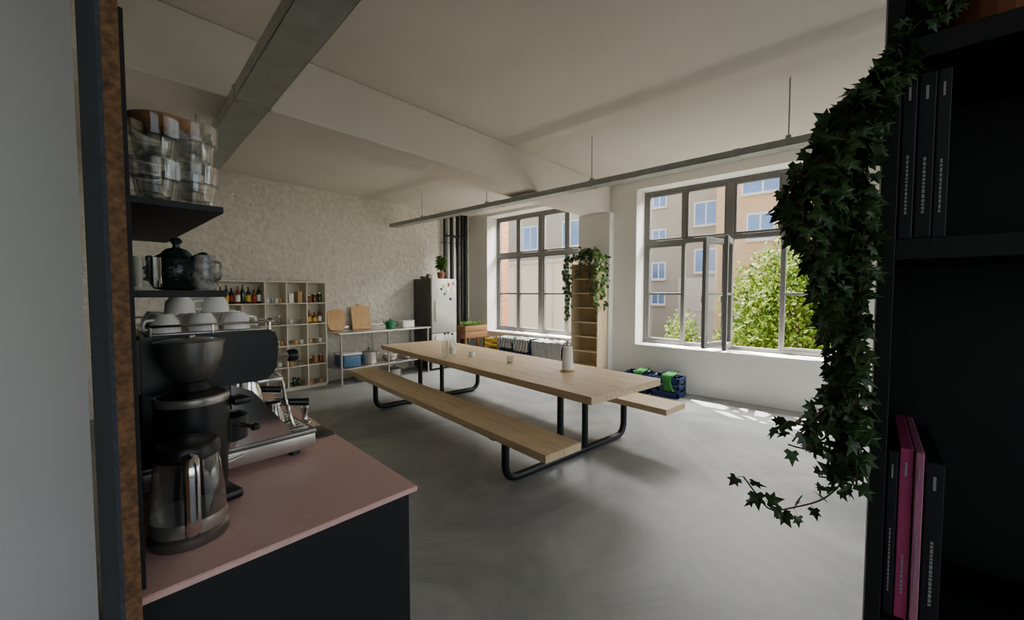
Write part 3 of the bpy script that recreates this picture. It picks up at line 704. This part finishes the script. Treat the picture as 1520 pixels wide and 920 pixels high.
facade('apartment_building',20,30,4.75,34,14,fa,wa,lambda b:b.box((19.95,4.75,-1.5),(20,7.0,2.2),fd))
wb=[(3.15,4.0,.8,.9),(3.1,5.75,1.3,.9),(.9,5.6,.9,1.1),(.9,3.6,.9,1.1),(-1.5,5.6,1,1.1),(3.1,7.9,1.2,1.1)]
facade('apartment_building',17.5,30,-6,4.7,13,fb,wb)
b=B(); b.box((13,8.4,-1.5),(16,20,2.7),fc); b.box((12.9,8.3,2.7),(16.1,20.1,2.85),fd)
for y in (9.5,11.5,13.4,15.2): b.box((12.96,y-.03,-1.5),(13.0,y+.03,2.7),fd)
b.done('courtyard_outbuilding',smooth_=False)
b=B(); b.box((6.56,6.42,-1.5),(7.0,8.2,6),brick_m); b.done('brick_pier',smooth_=False)
b=B(); b.box((6.56,-10,-1.7),(40,40,-1.5),grd); b.done('courtyard_ground',smooth_=False)
tl=bpy.data.materials.new('tree_leaf'); tl.use_nodes=True
nt=tl.node_tree; N=nt.nodes; L=nt.links; p=N['Principled BSDF']; p.inputs['Roughness'].default_value=.6; p.inputs['Specular IOR Level'].default_value=.2
oi=N.new('ShaderNodeNewGeometry'); rr=N.new('ShaderNodeValToRGB'); rr.color_ramp.elements[0].color=lin((52,80,22))+[1]; rr.color_ramp.elements[1].color=lin((136,158,46))+[1]
L.new(oi.outputs['Random Per Island'],rr.inputs[0]); L.new(rr.outputs[0],p.inputs['Base Color'])
trn=N.new('ShaderNodeBsdfTranslucent'); L.new(rr.outputs[0],trn.inputs[0]); mx=N.new('ShaderNodeMixShader'); mx.inputs[0].default_value=.45
L.new(p.outputs[0],mx.inputs[1]); L.new(trn.outputs[0],mx.inputs[2]); L.new(mx.outputs[0],N['Material Output'].inputs[0])
def tree(name,base,blobs,n,ls):
    b=B(); bark=M('bark',(66,54,40),.9,var=.3)
    tot=sum(r[0]*r[1]*r[2] for _,r in blobs)
    bx=Vector(base)
    for c,r in blobs:
        c=Vector(c); b.tube([bx,(bx+c)/2+Vector((U(-.1,.1),U(-.1,.1),-.2)),c],.07,bark,8,5,.015)
        for _ in range(7):
            d=Vector((U(-1,1)*r[0],U(-1,1)*r[1],U(-.2,1)*r[2]))*.8; b.tube([c-(c-bx)*.3,c+d*.4,c+d],.02,bark,5,3,.005)
        for i in range(int(n*r[0]*r[1]*r[2]/tot)):
            d=Vector((random.gauss(0,1),random.gauss(0,1),random.gauss(0,1))).normalized()*(R()**.45)
            d*=1+.18*math.sin(d.x*9+c.x)*math.cos(d.y*8+d.z*7)
            q=c+Vector((d.x*r[0],d.y*r[1],d.z*r[2])); s=U(*ls)
            x=Vector((U(-1,1),U(-1,1),U(-1,1))).normalized(); y=x.orthogonal().normalized()
            b.raw([q,q+x*s*.5+y*s*.3,q+x*s,q+x*s*.5-y*s*.3],[[0,1,2,3]],tl)
    b.done(name,smooth_=False)
tree('courtyard_tree',(12,1.0,-1.5),[((11.5,1.9,1.3),(1.1,.95,1.25)),((11.5,.9,1.9),(1.1,1.1,1.4)),((12,-.4,2.4),(1.2,1.1,1.5)),((11.5,.6,.4),(1.2,1.5,.9)),((11.6,2.2,.3),(1.0,.9,.8))],15000,(.09,.17))
tree('courtyard_bush',(11,3.75,-1.5),[((11,3.75,.2),(.6,.42,.8)),((11,3.9,-.4),(.6,.6,.6))],2500,(.07,.13))
# ---------------------------------------------------------------- light
w=bpy.data.worlds.new('sky'); bpy.context.scene.world=w; w.use_nodes=True
N=w.node_tree.nodes; L=w.node_tree.links; bg=N['Background']; sk=N.new('ShaderNodeTexSky'); sk.sky_type='NISHITA'; sk.sun_disc=False
sk.sun_elevation=math.radians(58); sk.sun_rotation=math.radians(30)
hs=N.new('ShaderNodeHueSaturation'); hs.inputs['Saturation'].default_value=.45; L.new(sk.outputs[0],hs.inputs['Color']); L.new(hs.outputs[0],bg.inputs[0]); bg.inputs[1].default_value=.36
s=bpy.data.lights.new('sun','SUN'); s.energy=34; s.angle=math.radians(.6); s.color=(1,.95,.86); so=bpy.data.objects.new('sun',s); bpy.context.scene.collection.objects.link(so)
so.rotation_euler=Vector((-.40,-.5,-1)).to_track_quat('-Z','Y').to_euler()
for i,(y0,y1) in enumerate(WY):  # unseen area lamps added outside each window to brighten the room
    a=bpy.data.lights.new('added_window_fill','AREA'); a.shape='RECTANGLE'; a.size=3.2; a.size_y=1.8; a.energy=[660,760,480][i]; a.color=(1,.985,.965)
    o=bpy.data.objects.new('added_window_fill_light',a); bpy.context.scene.collection.objects.link(o)
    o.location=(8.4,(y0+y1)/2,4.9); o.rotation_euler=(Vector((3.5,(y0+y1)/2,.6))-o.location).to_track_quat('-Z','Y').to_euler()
bpy.context.scene.view_settings.exposure=.62
# ---------------------------------------------------------------- camera
cam=bpy.data.cameras.new('cam'); cam.sensor_width=36; cam.lens=590/1520*36; cam.clip_start=.02
co=bpy.data.objects.new('camera',cam); bpy.context.scene.collection.objects.link(co)
co.location=(0,0,1.5); co.rotation_euler=(math.radians(87.5),0,math.radians(-48)); bpy.context.scene.camera=co
